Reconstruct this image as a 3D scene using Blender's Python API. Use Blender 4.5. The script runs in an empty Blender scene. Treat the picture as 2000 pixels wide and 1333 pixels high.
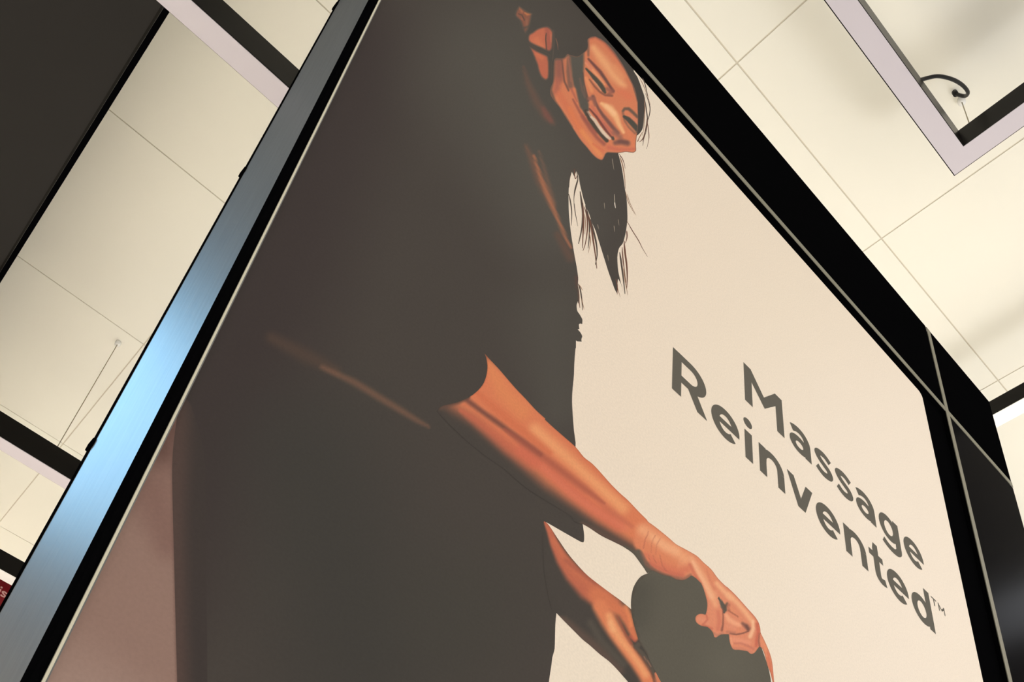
import bpy, bmesh, math
import numpy as np
from mathutils import Vector, Matrix
from mathutils.geometry import delaunay_2d_cdt

scene = bpy.context.scene
COL = scene.collection
EYE = 1.5                         # height of the lens above the floor; heights below are given above the lens
CEIL = 2.584                      # ceiling above the lens (tiles of 0.60 m)

# ------------------------------------------------------------------ camera
cam_data = bpy.data.cameras.new('camera')
cam = bpy.data.objects.new('camera', cam_data)
COL.objects.link(cam)
cam_data.sensor_fit = 'HORIZONTAL'
cam_data.sensor_width = 36.0
cam_data.lens = 2039.414 / 2000 * 36.0
cam_data.shift_y = (1234.717 - 666.5) / 2000
cam_data.clip_start = 0.02
cam.matrix_world = Matrix(((0.72485885, -0.49601592, -0.47806680, 0),
                           (-0.67962648, -0.40141855, -0.61397963, 0),
                           (0.11263879, 0.76995542, -0.62807734, EYE),
                           (0, 0, 0, 1)))
scene.camera = cam

# ------------------------------------------------------------------ light
scene.view_settings.view_transform = 'Standard'
scene.view_settings.look = 'None'
scene.view_settings.gamma = 1
scene.view_settings.use_curve_mapping = False
scene.view_settings.exposure = 0.0

world = bpy.data.worlds.new('shop_ambient')
scene.world = world
world.use_nodes = True
bg = world.node_tree.nodes['Background']
bg.inputs[0].default_value = (1.0, 0.985, 0.955, 1)
bg.inputs[1].default_value = 0.50


def area(name, loc, target, size, power, color, size_y=None, spread=180):
    l = bpy.data.lights.new(name, 'AREA')
    l.energy = power
    l.color = color
    l.size = size
    if size_y:
        l.shape = 'RECTANGLE'
        l.size_y = size_y
    l.spread = math.radians(spread)
    o = bpy.data.objects.new(name, l)
    COL.objects.link(o)
    o.location = (loc[0], loc[1], loc[2] + EYE)
    d = Vector(target) - Vector(loc)
    o.rotation_euler = d.to_track_quat('-Z', 'Y').to_euler()
    return o


area('unseen_uplight', (3.4, -1.2, -0.75), (1.7, 0.35, 2.4), 0.85, 33, (0.97, 0.98, 1.0))  # unseen low lamp, added to throw the frame lamp's shadows on the ceiling
# unseen fill lamps added under the ceiling; the floor bounces their light upward
for k, (lx, ly) in enumerate(((-3.2, -3.0), (0.2, -3.4), (3.6, -3.0), (5.4, 0.2), (-3.4, 0.6), (1.6, 3.0), (4.6, 3.4), (-2.6, 4.4), (1.4, 5.6))):
    area('overhead_fill', (lx, ly, 2.56), (lx, ly, 0), 0.58, 53 if ly < 2 else 90, (1.0, 0.985, 0.96) if ly < 2 else (1.0, 0.91, 0.74), spread=120)
area('overhead_fill', (1.0, -1.9, 2.56), (1.0, -1.9, 0), 0.58, 20, (1.0, 0.985, 0.96), spread=170)  # added fill that brightens the poster from the front
area('unseen_blue_light', (-0.50, 2.05, 1.95), (0.08, 0.55, 0.62), 0.6, 1.6, (0.30, 0.66, 1.0), spread=60)  # unseen blue lamp, added for the blue sheen on the side panel
area('ceiling_downlight', (2.95, -0.10, 2.55), (1.4, 0.45, 1.2), 0.22, 3.0, (0.9, 0.93, 1.0))


# ------------------------------------------------------------------ materials
def lin(c):
    c = np.asarray(c, dtype=float) / 255.0
    return np.where(c <= 0.04045, c / 12.92, ((c + 0.055) / 1.055) ** 2.4)


def mat(name, rgb, rough=0.5, spec=0.5, metal=0.0, noise=0.0, scale=20, bump=0.0, stretch=(1, 1, 1)):
    m = bpy.data.materials.new(name)
    m.use_nodes = True
    nt = m.node_tree
    b = nt.nodes['Principled BSDF']
    c = tuple(lin(rgb)) + (1,)
    b.inputs['Base Color'].default_value = c
    b.inputs['Roughness'].default_value = rough
    b.inputs['Specular IOR Level'].default_value = spec
    b.inputs['Metallic'].default_value = metal
    if noise or bump:
        tc = nt.nodes.new('ShaderNodeTexCoord')
        mp = nt.nodes.new('ShaderNodeMapping')
        mp.inputs['Scale'].default_value = stretch
        no = nt.nodes.new('ShaderNodeTexNoise')
        no.inputs['Scale'].default_value = scale
        no.inputs['Detail'].default_value = 5
        nt.links.new(tc.outputs['Object'], mp.inputs[0])
        nt.links.new(mp.outputs[0], no.inputs['Vector'])
        if noise:
            mx = nt.nodes.new('ShaderNodeMix')
            mx.data_type = 'RGBA'
            mx.inputs['A'].default_value = tuple(x * (1 - noise) for x in c[:3]) + (1,)
            mx.inputs['B'].default_value = tuple(min(1, x * (1 + noise)) for x in c[:3]) + (1,)
            nt.links.new(no.outputs['Fac'], mx.inputs['Factor'])
            nt.links.new(mx.outputs['Result'], b.inputs['Base Color'])
        if bump:
            bp = nt.nodes.new('ShaderNodeBump')
            bp.inputs['Strength'].default_value = bump
            bp.inputs['Distance'].default_value = 0.002
            nt.links.new(no.outputs['Fac'], bp.inputs['Height'])
            nt.links.new(bp.outputs[0], b.inputs['Normal'])
    return m


def print_material():
    m = bpy.data.materials.new('printed_fabric')
    m.use_nodes = True
    nt = m.node_tree
    b = nt.nodes['Principled BSDF']
    a = nt.nodes.new('ShaderNodeAttribute')
    a.attribute_name = 'ink'
    b.inputs['Roughness'].default_value = 0.75
    b.inputs['Specular IOR Level'].default_value = 0.12
    no = nt.nodes.new('ShaderNodeTexNoise')
    no.inputs['Scale'].default_value = 420
    tc = nt.nodes.new('ShaderNodeTexCoord')
    nt.links.new(tc.outputs['Object'], no.inputs['Vector'])
    mr = nt.nodes.new('ShaderNodeMapRange')
    mr.inputs['To Min'].default_value = 0.9
    mr.inputs['To Max'].default_value = 1.1
    nt.links.new(no.outputs['Fac'], mr.inputs['Value'])
    vm = nt.nodes.new('ShaderNodeVectorMath')
    vm.operation = 'SCALE'
    nt.links.new(a.outputs['Color'], vm.inputs[0])
    nt.links.new(mr.outputs[0], vm.inputs['Scale'])
    nt.links.new(vm.outputs[0], b.inputs['Base Color'])
    return m


M_TILE = mat('ceiling_tile_white', (239, 236, 226), 0.9, 0.2, noise=0.02, scale=3)
M_JOINT = mat('ceiling_joint', (214, 207, 192), 0.9, 0.1)
M_FLOOR = mat('floor_tile', (224, 221, 216), 0.6, 0.3, noise=0.05, scale=2)
M_BLACK = mat('matte_black_laminate', (7, 7, 8), 0.8, 0.0)
M_STILE = mat('satin_black_column', (8, 7, 10), 0.24, 0.0007)
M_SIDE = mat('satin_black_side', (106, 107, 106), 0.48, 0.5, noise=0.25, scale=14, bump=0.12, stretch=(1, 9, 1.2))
M_BEAD = mat('aluminium_bead', (136, 132, 116), 0.6, 0.2)
M_PIPING = mat('pale_piping', (214, 208, 186), 0.6, 0.2)
M_CHAN = mat('black_anodised_channel', (15, 13, 11), 0.30, 0.09)
M_DIFF = mat('frosted_diffuser', (208, 201, 210), 0.7, 0.2)
M_LIT = mat('lit_diffuser', (235, 232, 225), 0.7, 0.2)
M_LIT.node_tree.nodes['Principled BSDF'].inputs['Emission Color'].default_value = (1.0, 0.97, 0.88, 1)
M_LIT.node_tree.nodes['Principled BSDF'].inputs['Emission Strength'].default_value = 0.3
M_WIRE = mat('steel_wire', (170, 160, 135), 0.4, 0.5, metal=0.3)
M_CUP = mat('white_ceiling_cup', (245, 244, 240), 0.5, 0.4)
M_CABLE = mat('black_cable', (18, 17, 18), 0.5, 0.3)
M_BULK = mat('dark_grey_bulkhead', (38, 36, 35), 0.6, 0.15, noise=0.08, scale=3)
M_BULKSIDE = mat('black_bulkhead_side', (7, 7, 9), 0.85, 0.0)
M_RED = mat('red_sign_face', (128, 10, 22), 0.5, 0.3)
M_SIGNTXT = mat('pale_sign_lettering', (226, 176, 168), 0.6, 0.2)
M_PRINT = print_material()


# ------------------------------------------------------------------ helpers
def link(name, me, m, parent=None):
    o = bpy.data.objects.new(name, me)
    COL.objects.link(o)
    if m is not None and not me.materials:
        me.materials.append(m)
    if parent is not None:
        o.parent = parent
    return o


def empty(name, loc):
    o = bpy.data.objects.new(name, None)
    o.empty_display_size = 0.1
    o.location = loc
    COL.objects.link(o)
    return o


def tag(o, label, cat=None, group=None, kind=None):
    if label:
        o['label'] = label
    if cat:
        o['category'] = cat
    if group:
        o['group'] = group
    if kind:
        o['kind'] = kind
    return o


def box_mesh(name, x0, x1, y0, y1, z0, z1, bevel=0.0):
    bm = bmesh.new()
    bmesh.ops.create_cube(bm, size=1)
    for v in bm.verts:
        v.co = Vector((x0 + (v.co.x + 0.5) * (x1 - x0), y0 + (v.co.y + 0.5) * (y1 - y0), z0 + (v.co.z + 0.5) * (z1 - z0)))
    if bevel:
        bmesh.ops.bevel(bm, geom=list(bm.edges), offset=bevel, segments=2, profile=0.7, affect='EDGES')
    me = bpy.data.meshes.new(name)
    bm.to_mesh(me)
    bm.free()
    return me


def box(name, parent, m, x0, x1, y0, y1, z0, z1, bevel=0.0):
    """box given in scene coordinates, heights above the lens, stored relative to its parent"""
    p = parent.location if parent is not None else Vector((0, 0, 0))
    me = box_mesh(name, x0 - p.x, x1 - p.x, y0 - p.y, y1 - p.y, z0 + EYE - p.z, z1 + EYE - p.z, bevel)
    return link(name, me, m, parent)


def prism(name, parent, m, poly, z0, z1):
    p = parent.location
    n = len(poly)
    vs = [(x - p.x, y - p.y, z + EYE - p.z) for z in (z0, z1) for x, y in poly]
    fs = [tuple(range(n))[::-1], tuple(range(n, 2 * n))] + [(i, (i + 1) % n, n + (i + 1) % n, n + i) for i in range(n)]
    me = bpy.data.meshes.new(name)
    me.from_pydata(vs, [], fs)
    bm = bmesh.new()
    bm.from_mesh(me)
    bmesh.ops.recalc_face_normals(bm, faces=bm.faces)
    bm.to_mesh(me)
    bm.free()
    return link(name, me, m, parent)


def tube(name, parent, m, pts, r, n=8, sub=1):
    p = parent.location
    P = [Vector((x - p.x, y - p.y, z + EYE - p.z)) for x, y, z in pts]
    if sub > 1:
        Q = []
        for i in range(len(P) - 1):
            a, b, c, d = P[max(i - 1, 0)], P[i], P[i + 1], P[min(i + 2, len(P) - 1)]
            for k in range(sub):
                t = k / sub
                Q.append(0.5 * ((2 * b) + (c - a) * t + (2 * a - 5 * b + 4 * c - d) * t * t + (3 * b - a - 3 * c + d) * t ** 3))
        P = Q + [P[-1]]
    vs, fs = [], []
    for i, q in enumerate(P):
        d = (P[min(i + 1, len(P) - 1)] - P[max(i - 1, 0)]).normalized()
        u = d.orthogonal().normalized()
        if i:
            u = (prev - d * prev.dot(d)).normalized()
        prev = u
        w = d.cross(u)
        for k in range(n):
            t = 2 * math.pi * k / n
            vs.append(q + r * (math.cos(t) * u + math.sin(t) * w))
    for i in range(len(P) - 1):
        for k in range(n):
            fs.append((i * n + k, i * n + (k + 1) % n, (i + 1) * n + (k + 1) % n, (i + 1) * n + k))
    fs += [tuple(range(n))[::-1], tuple((len(P) - 1) * n + k for k in range(n))]
    me = bpy.data.meshes.new(name)
    me.from_pydata(vs, [], fs)
    for f in me.polygons:
        f.use_smooth = True
    return link(name, me, m, parent)


# ------------------------------------------------------------------ setting: floor, tiled ceiling, bulkhead
floor = link('floor', box_mesh('floor', -7, 9, -8, 9, -0.05, 0.0), M_FLOOR)
tag(floor, 'plain light shop floor below the display', kind='structure')

ceiling = link('ceiling', box_mesh('ceiling', -4.0, 6.5, -4.0, 6.5, CEIL + EYE + 0.0025, CEIL + EYE + 0.05), M_JOINT)
tag(ceiling, 'cream white suspended ceiling of square tiles with thin joints', kind='structure')
T = 0.6
tile_me = box_mesh('ceiling_tile', 0.0016, T - 0.0016, 0.0016, T - 0.0016, 0.0, 0.012, 0.0012)
tile_me.materials.append(M_TILE)
X0, Y0 = 0.8770, 0.5995           # one crossing of the joint grid
for i in range(-8, 9):
    for j in range(-7, 9):
        t = bpy.data.objects.new('ceiling_tile', tile_me)
        COL.objects.link(t)
        t.parent = ceiling
        t.location = (X0 + i * T, Y0 + j * T, CEIL + EYE)

bulk = empty('ceiling_bulkhead', (-0.7, 1.5, CEIL + EYE))
tag(bulk, 'dark grey boxed bulkhead with a black side hanging under the cream ceiling', 'bulkhead')
BX, BZ = -0.1336, 2.295
box('underside_panel', bulk, M_BULK, -1.5, BX - 0.003, -1.2, 4.6, BZ, BZ + 0.012)
box('side_panel', bulk, M_BULKSIDE, BX - 0.014, BX, -1.2, 4.6, BZ + 0.001, CEIL)
box('edge_strip', bulk, M_CHAN, BX - 0.004, BX + 0.0015, -1.2, 4.6, BZ - 0.001, BZ + 0.004)


# ------------------------------------------------------------------ pendant lamps: square tube frames on wires
def pendant(label, x0, x1, y0, y1, z, w=0.049, h=0.062, wires=(), group='square frame pendant lamps', lit=False):
    root = empty('pendant_frame_lamp', ((x0 + x1) / 2, (y0 + y1) / 2, z + EYE))
    tag(root, label, 'lamp', group)
    o = [(x0, y0), (x1, y0), (x1, y1), (x0, y1)]
    i_ = [(x0 + w, y0 + w), (x1 - w, y0 + w), (x1 - w, y1 - w), (x0 + w, y1 - w)]
    l = 0.0022
    o2 = [(x0 + l, y0 + l), (x1 - l, y0 + l), (x1 - l, y1 - l), (x0 + l, y1 - l)]
    k = w - l * 0.6
    i2 = [(x0 + k, y0 + k), (x1 - k, y0 + k), (x1 - k, y1 - k), (x0 + k, y1 - k)]
    for s in range(4):
        e = (s + 1) % 4
        rail = prism('rail', root, M_CHAN, [o[s], o[e], i_[e], i_[s]], z + 0.002, z + h)
        d = prism('diffuser', rail, M_LIT if lit else M_DIFF, [o2[s], o2[e], i2[e], i2[s]], z + 0.0005, z + 0.004)
        # diffuser is stored relative to the rail, whose own origin sits at the lamp's origin
        d.data.transform(Matrix.Translation(-Vector(root.location)))
    for (x, y) in wires:
        top = BZ if x < BX else CEIL
        tube('wire', root, M_WIRE, [(x, y, z + h - 0.004), (x, y, top - 0.002)], 0.0013)
        tube('ceiling_cup', root, M_CUP, [(x, y, top - 0.014), (x, y, top)], 0.009, 12)
        tube('wire_grip', root, M_WIRE, [(x, y, z + h - 0.002), (x, y, z + h + 0.012)], 0.004, 10)
    return root


lampA = pendant('black square frame lamp with white diffuser hanging in front of the poster top right',
                -0.10, 1.3212, -1.07, 0.3506, 2.35, 0.0484, 0.072, wires=((1.2977, 0.283), (1.2977, -1.0), (-0.07, 0.283)))
tube('power_cable', lampA, M_CABLE, [(1.095, 0.322, 2.39), (1.1081, 0.310, 2.405), (1.1238, 0.3013, 2.425), (1.1506, 0.2796, 2.45), (1.1875, 0.2642, 2.475), (1.2263, 0.2565, 2.50),
                                      (1.2594, 0.2567, 2.52), (1.2752, 0.2656, 2.54), (1.2757, 0.2745, 2.555), (1.2721, 0.2841, 2.574)], 0.0042, 10, 6)
tube('cable_end', lampA, M_CABLE, [(1.2722, 0.2835, 2.570), (1.2718, 0.2850, 2.5835)], 0.0062, 10)
lampB = pendant('black frame lamp whose two long white bars cross the ceiling left of the display',
                -1.0, 0.62, 1.093, 2.484, 2.0, 0.050, 0.078, wires=((0.218, 2.452), (0.218, 1.118), (-0.9, 2.452)))
lampC = pendant('black frame lamp just showing past the right edge of the display',
                1.982, 3.40, -0.75, 0.95, 2.35, 0.049, 0.055, wires=((2.006, 0.9), (3.37, 0.9), (2.006, -0.7)), lit=True)
lampD = empty('pendant_bar_lamp', (-0.1, 3.0, 1.995 + EYE))
tag(lampD, 'straight black bar lamp with a bright white underside above the red sign at lower left', 'lamp')
box('rail', lampD, M_CHAN, -0.9, 0.75, 2.975, 3.025, 1.997, 2.061)
box('diffuser', lampD, M_LIT, -0.898, 0.748, 2.977, 3.024, 1.9955, 1.999)
for x in (-0.8, 0.6):
    top = BZ if x < BX else CEIL
    tube('wire', lampD, M_WIRE, [(x, 3.0, 2.058), (x, 3.0, top - 0.001)], 0.0013)

# red shop sign far behind, under the farthest lamp
sign = empty('shop_sign', (0.10, 3.06, 1.45 + EYE))
tag(sign, 'dark red shop sign with pale letters far behind the display at lower left', 'sign')
box('sign_board', sign, M_RED, -0.75, 0.85, 3.065, 3.10, 1.60, 2.028, 0.002)
for x in (-0.06, 0.70):
    tube('hanger_rod', sign, M_WIRE, [(x, 3.08, 2.024), (x, 3.08, CEIL - 0.001)], 0.003)


# ------------------------------------------------------------------ stroke lettering (used for the sign and the poster)
def ell(cx, cy, rx, ry, a0, a1, n=28):
    return [(cx + rx * math.cos(math.radians(a0 + (a1 - a0) * k / n)), cy + ry * math.sin(math.radians(a0 + (a1 - a0) * k / n))) for k in range(n + 1)]


def spline(pts, n=8):
    out = []
    for i in range(len(pts) - 1):
        a, b, c, d = (np.array(pts[j]) for j in (max(i - 1, 0), i, i + 1, min(i + 2, len(pts) - 1)))
        for k in range(n):
            t = k / n
            out.append(tuple(0.5 * (2 * b + (c - a) * t + (2 * a - 5 * b + 4 * c - d) * t * t + (3 * b - a - 3 * c + d) * t ** 3)))
    return out + [tuple(pts[-1])]


def ribbon(pts, wx, wy=None):
    """quads along a centre line; a pen wx wide across vertical strokes, wy across level ones"""
    wy = wx if wy is None else wy
    P = np.array(pts, float)
    Tn = np.gradient(P, axis=0)
    Tn /= np.linalg.norm(Tn, axis=1)[:, None] + 1e-12
    N = np.stack([-Tn[:, 1], Tn[:, 0]], 1)
    half = 0.5 * np.sqrt((N[:, 0] * wx) ** 2 + (N[:, 1] * wy) ** 2)[:, None]
    L, R = P + N * half, P - N * half
    return [[tuple(L[i]), tuple(R[i]), tuple(R[i + 1]), tuple(L[i + 1])] for i in range(len(P) - 1)]


S, SY = 0.0300, 0.0250
GL = {}
GL['M'] = [[(0, 0), (.0320, 0), (.0320, .159), (0, .159)], [(.137, 0), (.169, 0), (.169, .159), (.137, .159)],
           [(.0305, .159), (.0300, .106), (.0855, .044), (.0850, .0905)], [(.0850, .0905), (.0855, .044), (.1390, .106), (.1385, .159)]]
GL['a'] = ribbon(spline([(.013, .0835), (.030, .0925), (.050, .0955), (.068, .090), (.0805, .076), (.0830, .060)]), S, SY) + \
    [[(.068, .062), (.098, .062), (.098, 0), (.069, 0)]] + ribbon(ell(.0455, .0335, .0310, .0235, 0, 360, 32), .028, .0225)
GL['s'] = ribbon(spline([(.0745, .0830), (.060, .0920), (.042, .0955), (.022, .0900), (.0150, .0775), (.025, .0640), (.043, .0545), (.062, .0455),
                         (.0700, .0310), (.0620, .0175), (.042, .0115), (.024, .0145), (.0075, .0240)]), .0275, .0235)
GL['g'] = ribbon(ell(.0505, .0545, .0365, .0405, 0, 360, 36), .028, .0245) + [[(.0790, .1075), (.1085, .1075), (.1085, 0), (.0790, 0)]] + \
    ribbon([(.0938, .004)] + spline([(.0938, 0), (.0905, -.0145), (.076, -.0270), (.054, -.0305), (.030, -.0265), (.0095, -.0165)]), S, .0235)
GL['e'] = ribbon(ell(.0545, .0535, .0395, .0425, -3, 316, 40), .0300, .0250) + [[(.020, .0435), (.1085, .0435), (.1085, .0640), (.020, .0640)]]
GL['R'] = [[(0, 0), (.0325, 0), (.0325, .159), (0, .159)]] + \
    ribbon([(.020, .1460), (.066, .1460)] + ell(.066, .1065, .0425, .0395, 90, -90, 20) + [(.020, .067)], .0330, .0270) + \
    [[(.052, .062), (.086, .068), (.1280, 0), (.0915, 0)]]
GL['i'] = [[(0, 0), (.0300, 0), (.0300, .107), (0, .107)], ell(.0152, .1415, .0175, .0168, 0, 345, 23)]
GL['n'] = [[(0, 0), (.0290, 0), (.0290, .107), (0, .107)], [(.0745, 0), (.1035, 0), (.1035, .060), (.0745, .060)]] + \
    ribbon([(.0145, .052)] + ell(.0520, .0600, .0370, .0370, 165, 90, 10) + ell(.0545, .0600, .0345, .0370, 90, 0, 14), .0290, .0255)
GL['v'] = [[(0, .107), (.0295, .107), (.0705, 0), (.0395, 0)], [(.0820, .107), (.1115, .107), (.0705, 0), (.0430, .010)]]
GL['t'] = [[(.0205, .030), (.0490, .030), (.0490, .1440), (.0270, .1440), (.0205, .1200)], [(0, .0835), (.0690, .0835), (.0690, .107), (0, .107)]] + \
    ribbon([(.0348, .036)] + spline([(.0348, .032), (.038, .0195), (.047, .0128), (.058, .0125), (.0710, .0155)]), .0285, .0250)
GL['d'] = ribbon(ell(.0525, .0535, .0380, .0420, 0, 360, 36), .0300, .0250) + [[(.0830, 0), (.1125, 0), (.1125, .156), (.0830, .156)]]
GL['T'] = [[(0, .0255), (.029, .0255), (.029, .031), (0, .031)], [(.0115, 0), (.0175, 0), (.0175, .031), (.0115, .031)]]
GL['m'] = [[(0, 0), (.0055, 0), (.0055, .031), (0, .031)], [(.0305, 0), (.036, 0), (.036, .031), (.0305, .031)],
           [(.003, .031), (.003, .0215), (.018, .006), (.018, .0145)], [(.018, .0145), (.018, .006), (.033, .0215), (.033, .031)]]


def inside(P, poly):
    x, y = P[:, 0], P[:, 1]
    q = np.array(poly)
    r = np.zeros(len(P), bool)
    j = len(q) - 1
    for i in range(len(q)):
        c = (q[i, 1] > y) != (q[j, 1] > y)
        if c.any():
            xi = (q[j, 0] - q[i, 0]) * (y - q[i, 1]) / (q[j, 1] - q[i, 1] + 1e-12) + q[i, 0]
            r ^= c & (x < xi)
        j = i
    return r


def glyph_mesh(name, polys, sc, color=None):
    """union of the stroke polygons as one flat mesh facing the viewer's side (-Y)"""
    vs, ed = [], []
    for p in polys:
        i0 = len(vs)
        vs += [Vector((x * 100, y * 100)) for x, y in p]
        ed += [(i0 + k, i0 + (k + 1) % len(p)) for k in range(len(p))]
    v2, _, f2, _, _, _ = delaunay_2d_cdt(vs, ed, [], 0, 1e-4)
    V = np.array([tuple(v) for v in v2]) / 100
    F = np.array([f for f in f2 if len(f) == 3])
    c = V[F].mean(1)
    ok = np.zeros(len(F), bool)
    for p in polys:
        ok |= inside(c, p)
    F = F[ok]
    a, b, d = V[F[:, 0]], V[F[:, 1]], V[F[:, 2]]
    flip = ((b[:, 0] - a[:, 0]) * (d[:, 1] - a[:, 1]) - (b[:, 1] - a[:, 1]) * (d[:, 0] - a[:, 0])) < 0
    F[flip] = F[flip][:, ::-1]
    me = bpy.data.meshes.new(name)
    me.from_pydata([(x * sc, 0, y * sc) for x, y in V], [], F.tolist())
    if color is not None:
        at = me.color_attributes.new('ink', 'FLOAT_COLOR', 'POINT')
        at.data.foreach_set('color', np.tile(np.append(lin(color) * GAIN, 1), len(V)).astype(np.float32))
    return me


sx = 0.312
for ch in 'ais':
    g = link('letter', glyph_mesh('letter', GL[ch], 0.21), M_SIGNTXT, sign)
    g.location = (sx - 0.10, 0.0045, 1.968 - 1.45)
    sx += {'a': 0.0235, 'i': 0.0095, 's': 0.021}[ch]

# ------------------------------------------------------------------ display stand
D = 0.45                          # distance of the stand's front face from the lens
FX0, FX1 = 0.0791, 1.4670         # left side, right side
FT = 1.780                        # top
FB = 0.661                        # back
XB, ZB = 1.2348, 1.5325           # trim line of the right column and of the top rail
XL = 0.0846                       # trim line at the left edge
stand = empty('display_stand', (0.75, 0.55, 0))
tag(stand, 'tall black display stand with silver trim lines holding the advertising poster', 'display stand')
PBZ = -0.35                       # lower edge of the poster
bw = 0.0062
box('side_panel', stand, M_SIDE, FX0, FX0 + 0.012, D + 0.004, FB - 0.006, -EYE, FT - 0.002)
box('front_edge_strip', stand, M_BLACK, FX0 - 0.0004, XL - 0.0008, D, D + 0.02, -EYE, FT - 0.003, 0.0016)
box('back_edge_strip', stand, M_BLACK, FX0 - 0.0012, FX0 + 0.010, FB - 0.007, FB, -EYE, FT, 0.001)
box('top_rail', stand, M_BLACK, XL - 0.0008, XB - bw, D, D + 0.03, ZB + bw, FT, 0.0025)
box('corner_block', stand, M_BLACK, XB + bw, FX1, D, D + 0.03, ZB + bw, FT, 0.0025)
box('column_panel', stand, M_STILE, XB + bw, FX1, D, D + 0.03, -EYE, ZB - bw, 0.0025)
box('plinth_panel', stand, M_BLACK, XL - 0.0008, XB - bw, D, D + 0.03, -EYE, PBZ - 0.02, 0.0025)
box('backing_board', stand, M_BLACK, XL - 0.0008, XB + bw, D + 0.008, D + 0.018, PBZ - 0.02, ZB - bw)
box('back_panel', stand, M_BLACK, FX0 + 0.012, FX1, FB - 0.014, FB - 0.002, -EYE, FT - 0.002)
box('top_panel', stand, M_BLACK, FX0 + 0.012, FX1, D + 0.03, FB - 0.014, FT - 0.014, FT - 0.002)
box('right_panel', stand, M_BLACK, FX1 - 0.012, FX1 - 0.001, D + 0.03, FB - 0.014, -EYE, FT - 0.014)
box('trim_strip', stand, M_PIPING, XL - 0.0008, XL + 0.0006, D - 0.0012, D + 0.001, -EYE, FT - 0.004)
box('trim_strip', stand, M_BEAD, XB - bw, XB + bw, D - 0.0008, D + 0.0004, -EYE, FT - 0.003)
box('trim_strip', stand, M_BEAD, XL + 0.003, XB - bw, D - 0.0006, D + 0.0004, ZB - bw, ZB + bw)
box('trim_strip', stand, M_BEAD, XB + bw, FX1 - 0.001, D - 0.0006, D + 0.0004, ZB - bw, ZB + bw)
box('frame_return', stand, M_BLACK, XL - 0.0008, XL + 0.0006, D + 0.001, D + 0.008, PBZ - 0.02, ZB - bw)
box('frame_return', stand, M_BLACK, XL - 0.0008, XB + bw, D + 0.0004, D + 0.008, ZB - bw, ZB + bw)
box('frame_return', stand, M_BLACK, XB - bw, XB + bw, D + 0.0004, D + 0.008, PBZ - 0.02, ZB - bw)
for z in (-1.14, -0.71, -0.28, 0.15, 0.58, 1.006, 1.44):
    box('clip', stand, M_BLACK, FX0 - 0.0026, FX0 + 0.004, FB - 0.009, FB + 0.001, z - 0.0038, z + 0.0038, 0.0006)

# ------------------------------------------------------------------ poster: a flat print
PY = D + 0.004                    # plane of the print
GAIN = np.array([1.04, 1.08, 1.20])      # ink strength of the three printing channels
HM = np.array([[0.0005047247603095293, 0.00034537967894005293, -0.2522876163667306],
               [7.843125157972914e-05, -0.0005361258518600608, 1.4754396929500755],
               [-0.0004732291192262854, 0.00027951080930824576, 1.0]])     # drawing grid -> poster plane
HI = np.linalg.inv(HM)
PX0, PX1 = 0.0869, 2.5386 * PY    # poster sheet edges
PZ0, PZ1 = PBZ, 3.314 * PY
poster = empty('poster', (0.6, PY, PZ0 + EYE))
tag(poster, 'large advertising poster of a smiling woman bending forward beside the words Massage Reinvented', 'poster')


def to_plane(P):
    P = np.asarray(P, float)
    q = np.c_[P, np.ones(len(P))] @ HM.T
    return q[:, :2] / q[:, 2:] * PY


def to_grid(P):
    P = np.asarray(P, float) / PY
    q = np.c_[P, np.ones(len(P))] @ HI.T
    return q[:, :2] / q[:, 2:]


rc = 0.012
sheet = [(PX0, PZ0), (PX1, PZ0)] + [(PX1 - rc + rc * math.cos(a), PZ1 - rc + rc * math.sin(a)) for a in np.linspace(0, math.pi / 2, 7)] + [(PX0, PZ1)]
SHEET = to_grid(sheet)


def clip(poly):
    out = [tuple(p) for p in poly]
    n = len(SHEET)
    c = SHEET.mean(0)
    for i in range(n):
        a, b = SHEET[i], SHEET[(i + 1) % n]
        nx, ny = -(b[1] - a[1]), b[0] - a[0]
        s = np.sign(nx * (c[0] - a[0]) + ny * (c[1] - a[1]))
        f = lambda p: s * (nx * (p[0] - a[0]) + ny * (p[1] - a[1]))
        new = []
        for k in range(len(out)):
            p, q = out[k], out[(k + 1) % len(out)]
            fp, fq = f(p), f(q)
            if fp >= 0:
                new.append(p)
            if (fp >= 0) != (fq >= 0):
                t = fp / (fp - fq)
                new.append((p[0] + t * (q[0] - p[0]), p[1] + t * (q[1] - p[1])))
        out = new
        if not out:
            break
    return out


def smooth(poly, n):
    if n < 2:
        return poly
    P = np.array(poly, float)
    m = len(P)
    out = []
    for i in range(m):
        a, b, c, d = P[i - 1], P[i], P[(i + 1) % m], P[(i + 2) % m]
        # sharp corners stay sharp
        def tang(p, q, r):
            u, v = q - p, r - q
            cs = np.dot(u, v) / (np.linalg.norm(u) * np.linalg.norm(v) + 1e-9)
            w = np.clip((cs + 0.1) / 0.6, 0, 1)
            k = min(np.linalg.norm(u), np.linalg.norm(v)) / (np.linalg.norm(r - p) + 1e-9)
            return (r - p) * w * k
        t0, t1 = tang(a, b, c), tang(b, c, d)
        for k in range(n):
            t = k / n
            h00, h10, h01, h11 = 2 * t ** 3 - 3 * t * t + 1, t ** 3 - 2 * t * t + t, -2 * t ** 3 + 3 * t * t, t ** 3 - t * t
            out.append(tuple(h00 * b + h10 * t0 + h01 * c + h11 * t1))
    return out


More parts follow.
